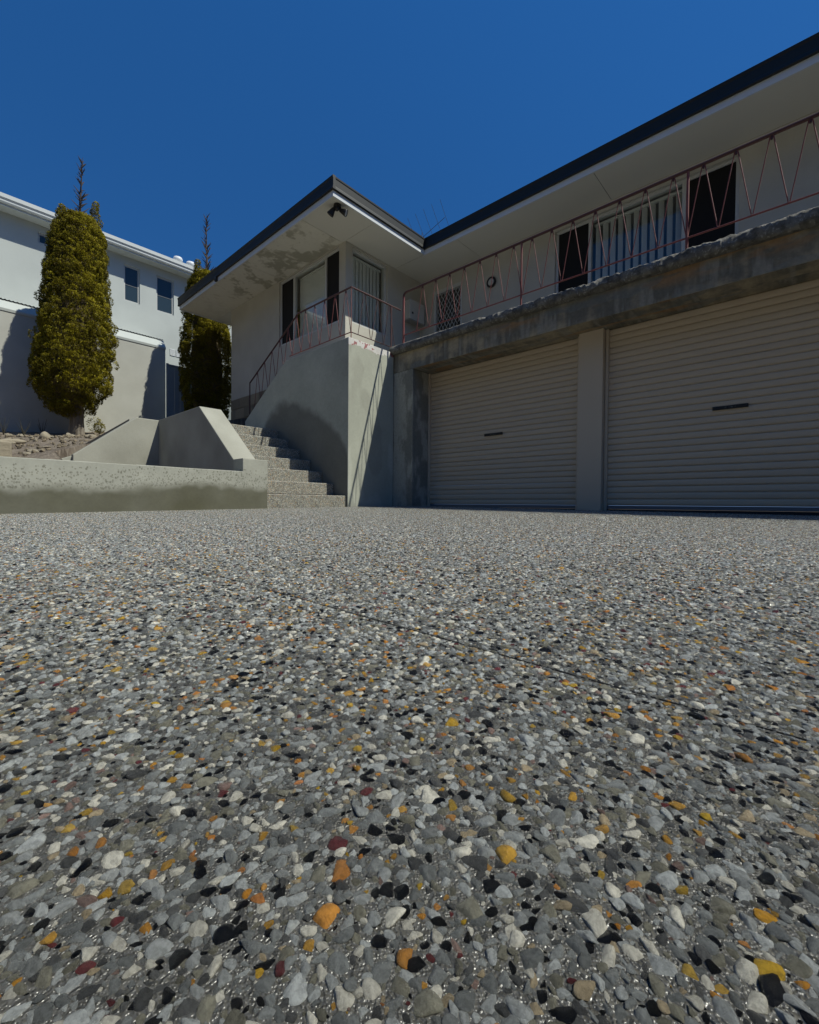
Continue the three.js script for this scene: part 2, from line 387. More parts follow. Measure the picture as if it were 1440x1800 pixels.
// exposed aggregate of the steps
const pebT = (() => {
  const n = 84, pts = []; for (let i = 0; i < n; i++) for (let j = 0; j < n; j++) pts.push([hash(i, j, 71), hash(i, j, 73), stoneColour(), R(0.30, 0.52)]);
  return tex(1024, 1024, (u, v) => {
    const x = u * n, y = v * n, i = Math.floor(x), j = Math.floor(y); let best = 9, c = null, rr = 0;
    for (let a = -1; a <= 1; a++) for (let b = -1; b <= 1; b++) {
      const p = pts[((i + a + n) % n) * n + (j + b + n) % n], dx = i + a + p[0] - x, dy = j + b + p[1] - y, d = Math.sqrt(dx * dx + dy * dy) - p[3] * 0.4;
      if (d < best) { best = d; c = p[2]; rr = p[3]; }
    }
    return best < 0.28 ? c : [0.15, 0.148, 0.135];
  });
})();
M.step = mat([1.12, 1.1, 1.02], 0.6, { map: rep(pebT, 0.62), bumpMap: rep(grainT, 0.15), bumpScale: 0.003 });
{
  const st = thing('staircase', 'exposed aggregate stairs climbing between the stair wall and the rendered block', 'stairs');
  const tops = [0.29, 0.482, 0.680, 0.880, 1.082, 1.285, 1.49], xs = [-5.29, -5.585, -5.885, -6.20, -6.52, -6.86, -7.22];
  tops.forEach((y, i) => {
    const x1 = xs[i], x0 = i < 6 ? xs[i + 1] - 0.05 : -9.7;
    part(i < 6 ? 'step' : 'landing', bx(x0, x1, i ? tops[i - 1] - 0.06 : 0, y, i < 6 ? -4.345 : -5.38, -3.005, 0.012), M.step, st);
  });
  const ux = [-8.42, -8.12, -7.74, -7.41, -7.02], uy = [1.74, 1.98, 2.22, 2.46, 2.70];
  for (let i = 0; i < 4; i++) part('step', bx(ux[i], -6.95, (i ? uy[i - 1] : 1.49) + 0.001, uy[i], -5.38, -4.368, 0.010), M.cement, st);
}
{
  // solid block under the entry, its south side still wet
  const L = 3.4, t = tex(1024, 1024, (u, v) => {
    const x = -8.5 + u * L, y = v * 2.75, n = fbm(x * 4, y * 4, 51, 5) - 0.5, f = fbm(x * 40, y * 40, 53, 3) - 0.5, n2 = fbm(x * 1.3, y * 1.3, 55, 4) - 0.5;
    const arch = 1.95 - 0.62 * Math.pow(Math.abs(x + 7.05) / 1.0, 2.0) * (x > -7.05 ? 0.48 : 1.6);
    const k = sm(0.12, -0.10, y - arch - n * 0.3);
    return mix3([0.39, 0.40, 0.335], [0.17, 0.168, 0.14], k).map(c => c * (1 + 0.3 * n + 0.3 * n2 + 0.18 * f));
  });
  const tE = tex(512, 1024, (u, v) => {
    const x = u * 1.0, y = v * 2.75, n = fbm(x * 5, y * 3, 57, 5) - 0.5, n2 = fbm(x * 2.5 + 3, y * 1.1, 59, 4) - 0.5, f = fbm(x * 50, y * 50, 61, 3) - 0.5;
    const foot = sm(0.20, 0.08, y - 0.16 * n), chip = y > 2.60 + 0.09 * n + 0.05 * f ? 1 : 0, pale = sm(0.12, 0.2, n2);
    let c = mix3([0.38, 0.39, 0.325], [0.44, 0.45, 0.385], pale); c = mix3(c, [0.27, 0.27, 0.225], Math.max(foot * 0.7, sm(0.10, 0.2, -n2) * 0.45));
    if (chip) c = fbm(x * 14, y * 14, 63, 3) > 0.56 ? [0.33, 0.13, 0.13] : [0.62, 0.60, 0.57];
    return c.map(q => q * (1 + 0.25 * n + 0.14 * f));
  });
  const b = thing('entry_block', 'tall grey rendered block carrying the entry landing, damp patch on its shaded side', 'wall');
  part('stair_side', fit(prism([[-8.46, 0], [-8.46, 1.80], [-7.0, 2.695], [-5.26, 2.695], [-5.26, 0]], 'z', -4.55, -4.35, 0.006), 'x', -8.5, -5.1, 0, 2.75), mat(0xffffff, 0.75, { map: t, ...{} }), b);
  part('end_wall', fit(bx(-5.45, -5.25, 0, 2.70, -5.33, -4.352, 0.008), 'z', -5.35, -4.35, 0, 2.75), mat(0xffffff, 0.85, { map: tE }), b);
  part('landing_slab', bx(-7.0, -5.452, 2.50, 2.70, -5.395, -4.56), M.cement, b);
}

// ---------------------------------------------------------------- the house
const SOF = 5.125, FL = 2.80;
const house = thing('house', 'two storey cream house with dark gutters, a balcony and two taupe garage doors', 'house');
{
  // weathered concrete of the beam: run-down streaks, patches and repairs
  const beamT = tex(2048, 128, (u, v) => {
    const x = u * 8.6, y = v * 0.31, n = fbm(x * 3.2, y * 5, 81, 5), s = fbm(x * 11, y * 1.6, 83, 4), f = fbm(x * 45, y * 45, 85, 3) - 0.5, o = fbm(x * 2.4, y * 9, 87, 4);
    let c = mix3([0.40, 0.335, 0.225], [0.15, 0.14, 0.112], sm(0.34, 0.64, 0.6 * n + 0.4 * s));
    c = mix3(c, [0.40, 0.375, 0.31], sm(0.58, 0.74, s) * 0.5);
    c = mix3(c, [0.38, 0.21, 0.085], sm(0.50, 0.66, o) * sm(0.14, 0.30, y + 0.2 * (n - 0.5)) * 0.65);
    c = mix3(c, [0.17, 0.19, 0.19], sm(0.66, 0.70, fbm(x * 1.9, y * 4, 89, 3)) * 0.45);
    return c.map(q => q * (1 + 0.35 * f));
  });
  const bm = mat(0xffffff, 0.9, { map: beamT, bumpMap: rep(grainT, 0.09, 0.4), bumpScale: 0.003 });
  part('lintel_beam', fit(bx(-5.247, 3.35, 2.36, 2.662, -5.90, -5.335, 0.006), 'x', -5.25, 3.35, 2.355, 2.665), bm, house);
  const wetPier = tex(512, 512, (u, v) => { const n = fbm(u * 7, v * 3, 91, 5, 7, 3), f = fbm(u * 60, v * 60, 93, 2, 60, 60) - 0.5; return mix3([0.20, 0.20, 0.172], [0.37, 0.365, 0.31], sm(0.44, 0.62, n)).map(q => q * (1 + 0.3 * f)); });
  part('garage_pier', bx(-5.44, -4.82, 0, 2.358, -5.92, -5.338, 0.006), mat(0xffffff, 0.8, { map: rep(wetPier, 1.1) }), house);
  const T = mat([0.53, 0.445, 0.335], 0.7);
  part('garage_post', bx(-2.25, -1.95, 0, 2.357, -5.95, -5.65, 0.004), T, house);
  part('garage_post', bx(0.65, 0.98, 0, 2.357, -5.95, -5.65, 0.004), T, house);
  part('garage_wall', bx(0.982, 3.35, 0, 2.357, -5.95, -5.40), M.cream, house);
  // balcony slab with its broken mortar edge
  part('balcony_slab', bx(-6.6, 3.35, 2.664, FL, -10.5, -5.36), M.cement, house);
  const n = 520, prof = [[-0.02, 0.004], [0.075, 0.0], [0.105, 0.035], [0.105, 0.075], [0.098, 0.115], [0.055, 0.148], [0.0, 0.155], [-0.05, 0.15]], pos = [], idx = [];
  for (let i = 0; i <= n; i++) {
    const x = -5.30 + i / n * 8.65;
    prof.forEach(([d, y], k) => {
      const e = k === 0 || k === 7 ? 0.2 : 1, a = fbm(x * 5, k * 0.9, 95, 4) - 0.5, b = fbm(x * 26, k * 1.7, 97, 3) - 0.5, rough = mix(0.35, 1, sm(-4.6, -3.2, x));
      pos.push(x, 2.655 + y + e * rough * (a * 0.032 + b * 0.022) * (y > 0.03 ? 1 : 0.3), -5.36 + d + e * rough * (a * 0.045 + b * 0.036));
    });
  }
  for (let i = 0; i < n; i++) for (let k = 0; k < 7; k++) { const a = i * 8 + k, b = a + 8; idx.push(a, b, a + 1, b, b + 1, a + 1); }
  const g = new THREE.BufferGeometry(); g.setAttribute('position', new THREE.Float32BufferAttribute(pos, 3)); g.setIndex(idx); g.computeVertexNormals();
  const nrm = g.attributes.normal; const ng = uvm(g.toNonIndexed());
  const edgeT = tex(512, 256, (u, v) => { const a = fbm(u * 24, v * 12, 101, 5, 24, 12), b = fbm(u * 90, v * 45, 103, 2, 90, 45); return b > 0.74 && a > 0.45 ? [0.33, 0.32, 0.29] : mix3([0.07, 0.066, 0.056], [0.26, 0.247, 0.215], clamp(a * 1.3 - 0.15 + 0.4 * (b - 0.5))); });
  part('slab_edge', ng, mat(0xffffff, 0.9, { map: rep(edgeT, 1.2, 0.6), bumpMap: rep(grainT, 0.25), bumpScale: 0.008 }), house);

  // garage roller doors: pressed steel slats
  const slat = (() => {
    const h = 0.075, pts = [[0, 0], [0.004, 0.0015], [0.012, 0.007], [0.0165, 0.016], [0.018, 0.030], [0.018, 0.047], [0.0165, 0.059], [0.012, 0.068], [0.004, 0.0735], [0, h], [-0.004, h], [-0.004, 0]];
    return pts;
  })();
  const steel = [[0.53, 0.44, 0.325], [0.515, 0.427, 0.316], [0.543, 0.45, 0.332], [0.523, 0.436, 0.324]].map(c => mat(c, 0.68));
  const doors = [[-4.82, -2.26], [-1.945, 0.645]];
  for (const [a, b] of doors) {
    const d = new THREE.Group(); d.name = 'garage_door'; house.add(d);
    const g = prism(slat, 'x', a + 0.004, b - 0.004);
    for (let k = 0; k < 29; k++) { const o = part('slat', g, steel[Math.floor(rnd() * 4)], d); o.position.set(0, 0.175 + k * 0.0752, -5.775 + R(-0.0015, 0.0015)); o.rotation.z = R(-0.0003, 0.0003); }
    part('bottom_rail', bx(a + 0.004, b - 0.004, 0.128, 0.173, -5.775, -5.755, 0.004), mat([0.14, 0.15, 0.165], 0.5), d);
    part('bottom_seal', bx(a + 0.002, b - 0.002, 0.03, 0.127, -5.785, -5.748, 0.006), M.rubber, d);
    for (const q of [a + 0.001, b - 0.036]) part('side_guide', bx(q, q + 0.035, 0.02, 2.356, -5.757, -5.725, 0.003), T, d);
    const c = (a + b) / 2 - 0.02;
    const plateT = tex(256, 32, (u, v) => u > 0.34 && u < 0.66 && v > 0.3 && v < 0.7 && hash(Math.floor(u * 60), 0, 7) > 0.35 && hash(Math.floor(u * 120), Math.floor(v * 12), 9) > 0.3 ? [0.10, 0.115, 0.11] : [0.009, 0.009, 0.010], true, false);
    part('lock_plate', fit(bx(c - 0.155, c + 0.155, 1.205, 1.243, -5.756, -5.738, 0.003), 'x', c - 0.155, c + 0.155, 1.205, 1.243), mat(0xffffff, 0.4, { map: plateT }), d);
  }
}
// upper walls with real openings
function wallWithHole(parent, ax, plane, inner, a0, a1, y0, y1, h) {   // h: [a0, a1, y0, y1]
  const P = (p, q, r, s) => ax === 'x' ? bx(p, q, r, s, inner, plane) : bx(inner, plane, r, s, p, q);
  const gs = [P(a0, h[0], y0, y1), P(h[1], a1, y0, y1), P(h[0], h[1], y0, h[2]), P(h[0], h[1], h[3], y1)];
  return gs;
}
{
  const W = [];
  // main wall
  const z0 = -7.554, z1 = -7.754;
  W.push(bx(-6.61, -6.22, FL, SOF + 0.05, z1, z0), bx(-6.22, -5.47, 4.80, SOF + 0.05, z1, z0), bx(-5.47, -3.46, FL, SOF + 0.05, z1, z0), bx(-3.46, -0.83, FL, 2.98, z1, z0), bx(-3.46, -0.83, 4.995, SOF + 0.05, z1, z0), bx(-0.83, 3.35, FL, SOF + 0.05, z1, z0));
  part('main_wall', W, M.cream, house);
  part('wing_wall', [
    bx(-11.22, -8.93, 2.81, SOF + 0.05, -5.60, -5.396), bx(-8.93, -6.80, 2.705, 3.665, -5.60, -5.396),
    bx(-8.93, -6.80, 5.105, SOF + 0.05, -5.60, -5.396), bx(-6.80, -6.608, 2.705, SOF + 0.05, -5.56, -5.396),
    bx(-6.80, -6.608, 2.705, 3.645, -6.505, -5.56), bx(-6.80, -6.608, 5.085, SOF + 0.05, -6.505, -5.56), bx(-6.80, -6.608, 2.705, SOF + 0.05, -7.556, -6.505),
    bx(-11.22, -11.02, 1.5, SOF + 0.05, -10.5, -5.60), bx(-8.93, -8.40, 2.60, 2.704, -5.60, -5.396),
  ], M.cream, house);
  part('outer_wall', [bx(3.15, 3.35, 0, SOF + 0.05, -10.5, -7.76), bx(3.15, 3.348, 0, 2.66, -7.76, -5.96), bx(-11.22, 3.35, 1.0, SOF + 0.05, -10.7, -10.5)], M.cream, house);
  part('inner_wall', [bx(-6.78, -6.62, FL + 0.002, SOF, -10.49, -7.76)], M.interior, house);
  part('inner_floor', [bx(-11.0, -6.82, 2.64, FL - 0.02, -10.49, -5.61)], M.carpet, house);
  part('ceiling', [bx(-11.21, 3.34, SOF + 0.055, SOF + 0.09, -10.5, -7.4), bx(-11.21, -6.62, SOF + 0.055, SOF + 0.09, -7.4, -5.42)], M.interior, house);
  // limestone footing of the wing
  const lime = [[0.36, 0.32, 0.26], [0.30, 0.27, 0.22], [0.42, 0.37, 0.30]].map(c => mat(c, 0.9, { map: rep(creamT, 0.8), bumpMap: rep(grainT, 0.3), bumpScale: 0.008, color: col(c[0] * 1.5, c[1] * 1.5, c[2] * 1.5) }));
  let q = 0;
  for (let r = 0; r < 5; r++) for (let k = 0; k < 6; k++) {
    const x0 = -11.24 + k * 0.48 + (r % 2 ? -0.24 : 0), xa = Math.max(-11.24, x0), xb = Math.min(-8.44, x0 + 0.472), y = 1.52 + r * 0.258;
    if (xb - xa < 0.08) continue;
    part('limestone_block', bx(xa, xb, y, y + 0.25, -5.62, -5.375 + R(-0.012, 0.006), 0.015), lime[(q++ * 5 + r) % 3], house);
  }
  part('footing_mortar', bx(-11.22, -8.42, 1.4, 2.808, -5.61, -5.402), mat([0.25, 0.235, 0.20], 0.95), house);
}
{
  // eaves: soffit sheets, fascia, gutter
  const mould = tex(1024, 256, (u, v) => {
    const x = -12.1 + u * 6.4, z = -5.4 + v * 0.95, n = fbm(x * 2.6, z * 2.6, 111, 6), f = fbm(x * 14, z * 14, 113, 4), zone = Math.exp(-Math.pow((x + 7.75) / 0.95, 2)) + 0.8 * Math.exp(-Math.pow((x + 9.6) / 0.9, 2)) + 0.25;
    const k = sm(0.50, 0.66, n * 0.6 + f * 0.4 + 0.10 * (zone - 0.6)) * clamp(zone);
    return mix3([0.72, 0.70, 0.625], [0.30, 0.285, 0.215], k * 0.75).map(c => c * (1 + 0.12 * (f - 0.5)));
  });
  const sheetM = mat([0.66, 0.645, 0.59], 0.75, { bumpMap: rep(grainT, 0.8), bumpScale: 0.0008 }), mouldM = mat(0xffffff, 0.8, { map: mould });
  const sheet = (x0, x1, z0, z1, m, mo) => { const g = bx(x0 + 0.004, x1 - 0.004, SOF, SOF + 0.006, z0 + 0.003, z1 - 0.003); if (mo) { const p = g.attributes.position, uv = g.attributes.uv; for (let i = 0; i < p.count; i++) uv.setXY(i, (p.getX(i) + 12.1) / 6.4, (p.getZ(i) + 5.4) / 0.95); } part('soffit_sheet', g, m, house); };
  const S0 = -5.396, S1 = -4.475;
  [[-12.08, -11.15], [-11.15, -8.80], [-8.80, -6.70]].forEach(([a, b]) => sheet(a, b, S0, S1, mouldM, 1));
  sheet(-6.70, -5.80, S0, S1, sheetM); sheet(-6.608, -5.80, -6.73, S0, sheetM); sheet(-12.08, -11.22, -8.2, S0, sheetM);
  [[-6.608, -5.02], [-5.02, -2.51], [-2.51, -0.02], [-0.02, 2.4], [2.4, 4.0]].forEach(([a, b]) => sheet(a, b, -7.554, -6.735, sheetM));
  part('eave_lining', [bx(-12.07, -5.81, SOF + 0.012, SOF + 0.05, -5.395, -4.48), bx(-6.60, -5.81, SOF + 0.012, SOF + 0.05, -6.74, -5.396), bx(-6.60, 4.0, SOF + 0.012, SOF + 0.05, -7.55, -6.742), bx(-12.07, -11.225, SOF + 0.012, SOF + 0.05, -8.2, -5.397)], mat([0.08, 0.075, 0.065], 0.9), house);
  part('fascia', [bx(-12.11, -5.775, 5.10, 5.36, -4.475, -4.45)], M.trim, house);
  part('fascia', [bx(-5.80, -5.775, 5.10, 5.36, -6.705, -4.476)], M.trim, house);
  part('fascia', [bx(-5.80, 4.02, 5.10, 5.36, -6.732, -6.706)], M.trim, house);
  part('fascia', [bx(-12.11, -12.085, 5.10, 5.36, -8.2, -4.476)], M.trim, house);
  // gutter profile: face, rolled lip on top, bead below
  const gut = (axis, a, b, plane, sgn) => {
    const pr = [[-0.02, 5.195], [0.026, 5.19], [0.034, 5.20], [0.030, 5.235], [0.026, 5.25], [0.028, 5.355], [0.036, 5.372], [0.038, 5.395], [0.026, 5.405], [-0.02, 5.405]];
    let pts = pr.map(([d, y]) => [plane + sgn * d, y]); if (sgn < 0) pts = pts.reverse();
    return prism(pts, axis, a, b);
  };
  part('gutter', gut('x', -12.15, -5.735, -4.45, 1), M.gutter, house);
  part('gutter', gut('z', -6.70, -4.448, -5.775, 1), M.gutter, house);
  part('gutter', gut('x', -5.775, 4.05, -6.706, 1), M.gutter, house);
  part('gutter', gut('z', -8.2, -4.47, -12.11, -1), M.gutter, house);
  part('gutter_bracket', [bx(-9.98, -9.90, 5.105, 5.20, -4.449, -4.40, 0.006)], M.black, house);
  // low pitched tiled roofs
  const hip = (x0, x1, z0, z1, y, rise) => {
    const m = (z1 - z0) / 2, alongX = x1 - x0 > z1 - z0, zc = (z0 + z1) / 2, xc = (x0 + x1) / 2, k = Math.min(x1 - x0, z1 - z0) / 2;
    const A = [x0, y, z1], B = [x1, y, z1], C = [x1, y, z0], D = [x0, y, z0], E = alongX ? [x0 + k, y + rise, zc] : [xc, y + rise, z0 + k], F = alongX ? [x1 - k, y + rise, zc] : [xc, y + rise, z1 - k];
    const t = alongX ? [A, B, F, A, F, E, B, C, F, C, D, E, C, E, F, D, A, E] : [A, B, F, B, C, E, B, E, F, C, D, E, D, A, F, D, F, E];
    const g = new THREE.BufferGeometry(); g.setAttribute('position', new THREE.Float32BufferAttribute(t.flat(), 3)); g.computeVertexNormals(); return uvm(g);
  };
  part('roof', [hip(-12.1, 4.0, -11.6, -6.72, 5.395, 0.75)], M.roof, house);
  part('roof', [hip(-12.09, -5.79, -9.5, -4.46, 5.39, 0.74)], M.roof, house);
}
// windows: local x along the wall, z outward
function windowUnit(w, h, pos, turn, bays, label) {
  const o = new THREE.Group(); o.name = 'window'; o.position.set(...pos); o.rotation.y = turn; house.add(o); if (label) o.userData.label = label;
  const F = 0.045, D = 0.07;
  part('frame', [bx(0, w, h - F, h, -D, 0, 0.003), bx(0, w, 0, F, -D, 0.012, 0.003), bx(0, F, F, h - F, -D, 0, 0.003), bx(w - F, w, F, h - F, -D, 0, 0.003)], M.frame, o);
  for (const [a, b, kind] of bays) {
    if (a > 0.05) part('mullion', bx(a - 0.05, a, F + 0.001, h - F - 0.001, -D + 0.004, 0.006, 0.003), M.frame, o);
    if (kind === 'screen') { part('fly_screen', bx(a, b, F, h - F, -0.022, -0.018), M.screen, o); continue; }
    part('pane', bx(a, b, F, h - F, -0.032, -0.028), M.glass, o);
    const n = Math.round((b - a) / kind[0]), p = (b - a) / n;
    const g = bx(-0.5 * kind[1], 0.5 * kind[1], F + 0.05, h - F - 0.045, -0.0012, 0.0012);
    for (let i = 0; i < n; i++) { const s = part('blind_slat', g, M.blind, o); s.position.set(a + (i + 0.5) * p, 0, -0.15); s.rotation.y = kind[2] + R(-0.08, 0.08); }
    part('blind_rail', bx(a, b, h - F - 0.045, h - F - 0.005, -0.17, -0.12, 0.004), M.blind, o);
  }
  return o;
}
windowUnit(2.13, 1.44, [-8.93, 3.665, -5.43], 0, [[0.05, 0.52, 'screen'], [0.57, 1.64, [0.118, 0.127, 0.25]], [1.69, 2.085, 'screen']]);
windowUnit(0.945, 1.44, [-6.645, 3.645, -5.56], Math.PI / 2, [[0.045, 0.90, [0.10, 0.11, 0.30]]]);
windowUnit(2.63, 2.015, [-3.46, 2.98, -7.60], 0, [[0.045, 0.56, 'screen'], [0.62, 1.93, [0.122, 0.09, 0.85]], [1.99, 2.585, 'screen']]);
{
  // security screen door with a diamond grille
  const d = new THREE.Group(); d.name = 'security_door'; house.add(d);
  const x0 = -6.22, x1 = -5.47, y1 = 4.80, z = -7.57;
  part('frame', [bx(x0, x0 + 0.06, FL, y1, z - 0.05, z + 0.02, 0.003), bx(x1 - 0.035, x1, FL, y1, z - 0.05, z + 0.02, 0.003), bx(x0 + 0.06, x1 - 0.035, y1 - 0.07, y1, z - 0.05, z + 0.02, 0.003), bx(x0 + 0.06, x1 - 0.035, FL, FL + 0.12, z - 0.05, z + 0.018, 0.003)], M.frame, d);
  part('door_leaf', bx(x0 + 0.06, x1 - 0.035, FL + 0.12, y1 - 0.07, z - 0.10, z - 0.06), mat([0.05, 0.045, 0.04], 0.7), d);
  const gs = [], p = 0.095, a0 = x0 + 0.06, a1 = x1 - 0.035, b0 = FL + 0.12, b1 = y1 - 0.07;
  for (const s of [1, -1]) for (let c = -30; c < 40; c++) {
    // clip x = c*p + s*(y - b0) * 0.62 to the frame
    const k = 0.62, off = s > 0 ? a0 + c * p : a1 - c * p; let y0 = b0, y2 = b1;
    const yAt = x => b0 + (x - off) / (s * k); let l = yAt(a0), h = yAt(a1); if (l > h) [l, h] = [h, l]; y0 = Math.max(b0, l); y2 = Math.min(b1, h);
    if (y2 - y0 < 0.02) continue;
    const A = new THREE.Vector3(off + s * k * (y0 - b0), y0, z - 0.012 * s), B = new THREE.Vector3(off + s * k * (y2 - b0), y2, z - 0.012 * s), dd = B.clone().sub(A);
    const g = new THREE.BoxGeometry(0.011, dd.length(), 0.006); g.applyQuaternion(new THREE.Quaternion().setFromUnitVectors(UP, dd.clone().normalize())); g.translate(...A.add(B).multiplyScalar(0.5)); gs.push(uvm(g));
  }
  const gr = part('grille', gs, M.frame, d); gr.userData.kind = 'stuff';
  part('handle', bx(x1 - 0.09, x1 - 0.05, 3.78, 3.98, z + 0.02, z + 0.05, 0.008), M.black, d);
}

// ---------------------------------------------------------------- railings
{
  const o = thing('balcony_railing', 'oxide red steel balcony railing with zigzag bars above the garage doors', 'railing');
  const z = -5.30, yT = 3.61, yB = 2.925, p = 0.2655, xe = 3.2;
  rod('top_rail', [-4.93, yT, z], [xe, yT, z], 0.017, M.railTop, o);
  rod('bottom_rail', [-4.99, yB, z], [xe, yB, z], 0.009, M.rail, o);
  rod('post', [-5.0, 2.74, z], [-5.0, yT - 0.06, z], 0.018, M.rail, o);
  { const c = new THREE.QuadraticBezierCurve3(new THREE.Vector3(-5.0, yT - 0.065, z), new THREE.Vector3(-5.0, yT, z), new THREE.Vector3(-4.92, yT, z)); part('rail_bend', new THREE.TubeGeometry(c, 8, 0.0172, 8), M.railTop, o); }
  for (const x of [-2.885, -1.01, 0.86, 2.73]) rod('post', [x, 2.74, z], [x, yT, z], 0.013, M.rail, o);
  for (let i = -14; i < 20; i++) {
    const x = -0.878 + i * p; if (x < -4.75) continue; if (x > xe - 0.15) break;
    for (const s of [-1, 1]) { if (x + s * p / 2 < -4.97) continue; rod('bar', [x + s * 0.012, yT - 0.012, z + 0.004 * s], [x + s * (p / 2 - 0.004), yB, z + 0.004 * s], 0.0050, M.rail, o); }
    rod('stub', [x, yT - 0.045, z], [x, yT - 0.01, z], 0.010, M.railTop, o);
  }
}
{
  const o = thing('stair_railing', 'oxide red steel railing following the upper steps and rendered block edge', 'railing');
  const z = -4.43, x0 = -5.285, yT = 3.485, yB = 2.80, p = 0.27;
  const top = x => x > -6.72 ? yT : yT - (-6.72 - x) * 0.535, bot = x => x > -6.98 ? yB : Math.max(1.86, yB - (-6.98 - x) * 0.575);
  rod('top_rail', [x0 + 0.012, yT, z], [-6.72, yT, z], 0.014, M.railTop, o); rod('top_rail', [-6.71, yT + 0.004, z], [-8.42, top(-8.42), z], 0.014, M.railTop, o);
  rod('bottom_rail', [x0, yB, z], [-6.98, yB, z], 0.008, M.rail, o);
  rod('post', [-8.42, 1.83, z], [-8.42, top(-8.42), z], 0.012, M.railTop, o); rod('post', [x0, 2.69, z], [x0, yT, z], 0.007, M.rail, o);
  let x = x0 - 0.13;
  for (let i = 0; x > -8.3; i++, x -= p) {
    for (const s of [-1, 1]) { const xb = clamp(x + s * p / 2, -8.41, x0 - 0.005), steep = xb < -7.0; rod('bar', [x + s * 0.012, top(x) - 0.012, z + 0.004 * s], [xb, steep ? bot(xb) - 0.06 : yB, z + 0.004 * s], 0.0050, M.rail, o); }
    rod('stub', [x, top(x) - 0.05, z], [x, top(x) - 0.008, z], 0.009, M.railTop, o);
  }
  rod('top_rail', [x0, yT, z], [x0, yT, -5.52], 0.014, M.railTop, o); rod('bottom_rail', [x0, yB, z], [x0, yB, -5.32], 0.008, M.railTop, o);
  rod('post', [x0, 2.60, -5.30], [x0, yT, -5.30], 0.013, M.railTop, o);
  for (const zz of [-4.70, -4.985, -5.255]) for (const s of [-1, 1]) rod('bar', [x0 + 0.004 * s, yT - 0.01, zz + s * 0.012], [x0 + 0.004 * s, yB, zz + s * 0.135], 0.0050, M.railTop, o);
}

// ---------------------------------------------------------------- fittings on the house
{
  const f = thing('floodlight', 'black twin spotlight under the corner of the eaves', 'light', null, [-5.93, SOF, -4.66]);
  part('base', new THREE.CylinderGeometry(0.062, 0.066, 0.05, 20).translate(0, -0.026, 0), M.black, f);
  part('sensor', new THREE.SphereGeometry(0.042, 16, 10).translate(0.0, -0.062, 0.01), M.black, f);
  const head = (x, z, rx, rz, lens) => {
    const g = new THREE.Group(); g.name = 'lamp_head'; g.position.set(x, -0.10, z); g.rotation.set(rx, 0, rz); f.add(g);
    part('shade', new THREE.LatheGeometry([[0.001, 0.06], [0.03, 0.058], [0.036, 0.03], [0.058, -0.05], [0.058, -0.062], [0.052, -0.062], [0.050, -0.048], [0.001, -0.046]].map(q => new THREE.Vector2(...q)), 20), M.black, g);
    part('lens', new THREE.CylinderGeometry(0.049, 0.049, 0.006, 20).translate(0, -0.053, 0), lens, g);
  };
  head(-0.075, 0.05, -0.35, -0.55, M.black); head(0.06, -0.075, 0.9, 0.75, mat([0.42, 0.42, 0.41], 0.25));
  rod('arm', [-0.02, -0.05, 0.01], [-0.07, -0.08, 0.045], 0.012, M.black, f); rod('arm', [0.02, -0.05, -0.02], [0.055, -0.075, -0.065], 0.012, M.black, f);
}
{
  const w = thing('wall_light', 'round bulkhead light with a black ring on the balcony wall', 'light', null, [-4.745, 4.53, -7.554]);
  part('ring', new THREE.TorusGeometry(0.085, 0.021, 10, 28).translate(0, 0, 0.035), M.black, w);
  part('housing', new THREE.CylinderGeometry(0.09, 0.095, 0.035, 28).rotateX(Math.PI / 2).translate(0, 0, 0.018), M.black, w);
  part('diffuser', new THREE.SphereGeometry(0.07, 20, 10, 0, 6.2832, 0, 1.5).scale(1, 0.5, 1).rotateX(Math.PI / 2).translate(0, 0, 0.034), mat([0.50, 0.50, 0.48], 0.35), w);
}
{
  const b = thing('meter_box', 'pale metal meter box on the wall beside the balcony end', 'box', null, [-6.608, 4.15, -7.02]);
  part('box', bx(0, 0.16, 0, 0.40, -0.46, 0, 0.006), mat([0.52, 0.51, 0.47], 0.5), b);
  part('lid', bx(0.162, 0.175, -0.012, 0.405, -0.465, 0.005, 0.004), mat([0.56, 0.55, 0.51], 0.5), b);
  part('latch', bx(0.176, 0.192, 0.10, 0.14, -0.09, -0.05, 0.004), M.black, b);
  part('drip_edge', bx(0.0, 0.185, -0.035, -0.014, -0.47, 0.01, 0.003), mat([0.30, 0.29, 0.27], 0.6), b);
}
{
  const a = thing('television_aerial', 'thin television aerial standing on the roof above the inner eave corner', 'aerial', null, [-7.9, 5.9, -9.0]);
  const m = mat([0.09, 0.09, 0.09], 0.4);
  rod('mast', [0, -0.4, 0], [0.06, 1.5, 0], 0.008, m, a); rod('boom', [-0.3, 1.36, -0.1], [0.9, 1.50, 0.1], 0.006, m, a);
  for (let i = 0; i < 5; i++) rod('element', [-0.25 + i * 0.27, 1.18, -0.35], [-0.1 + i * 0.27, 1.76, 0.4], 0.004, m, a);
}

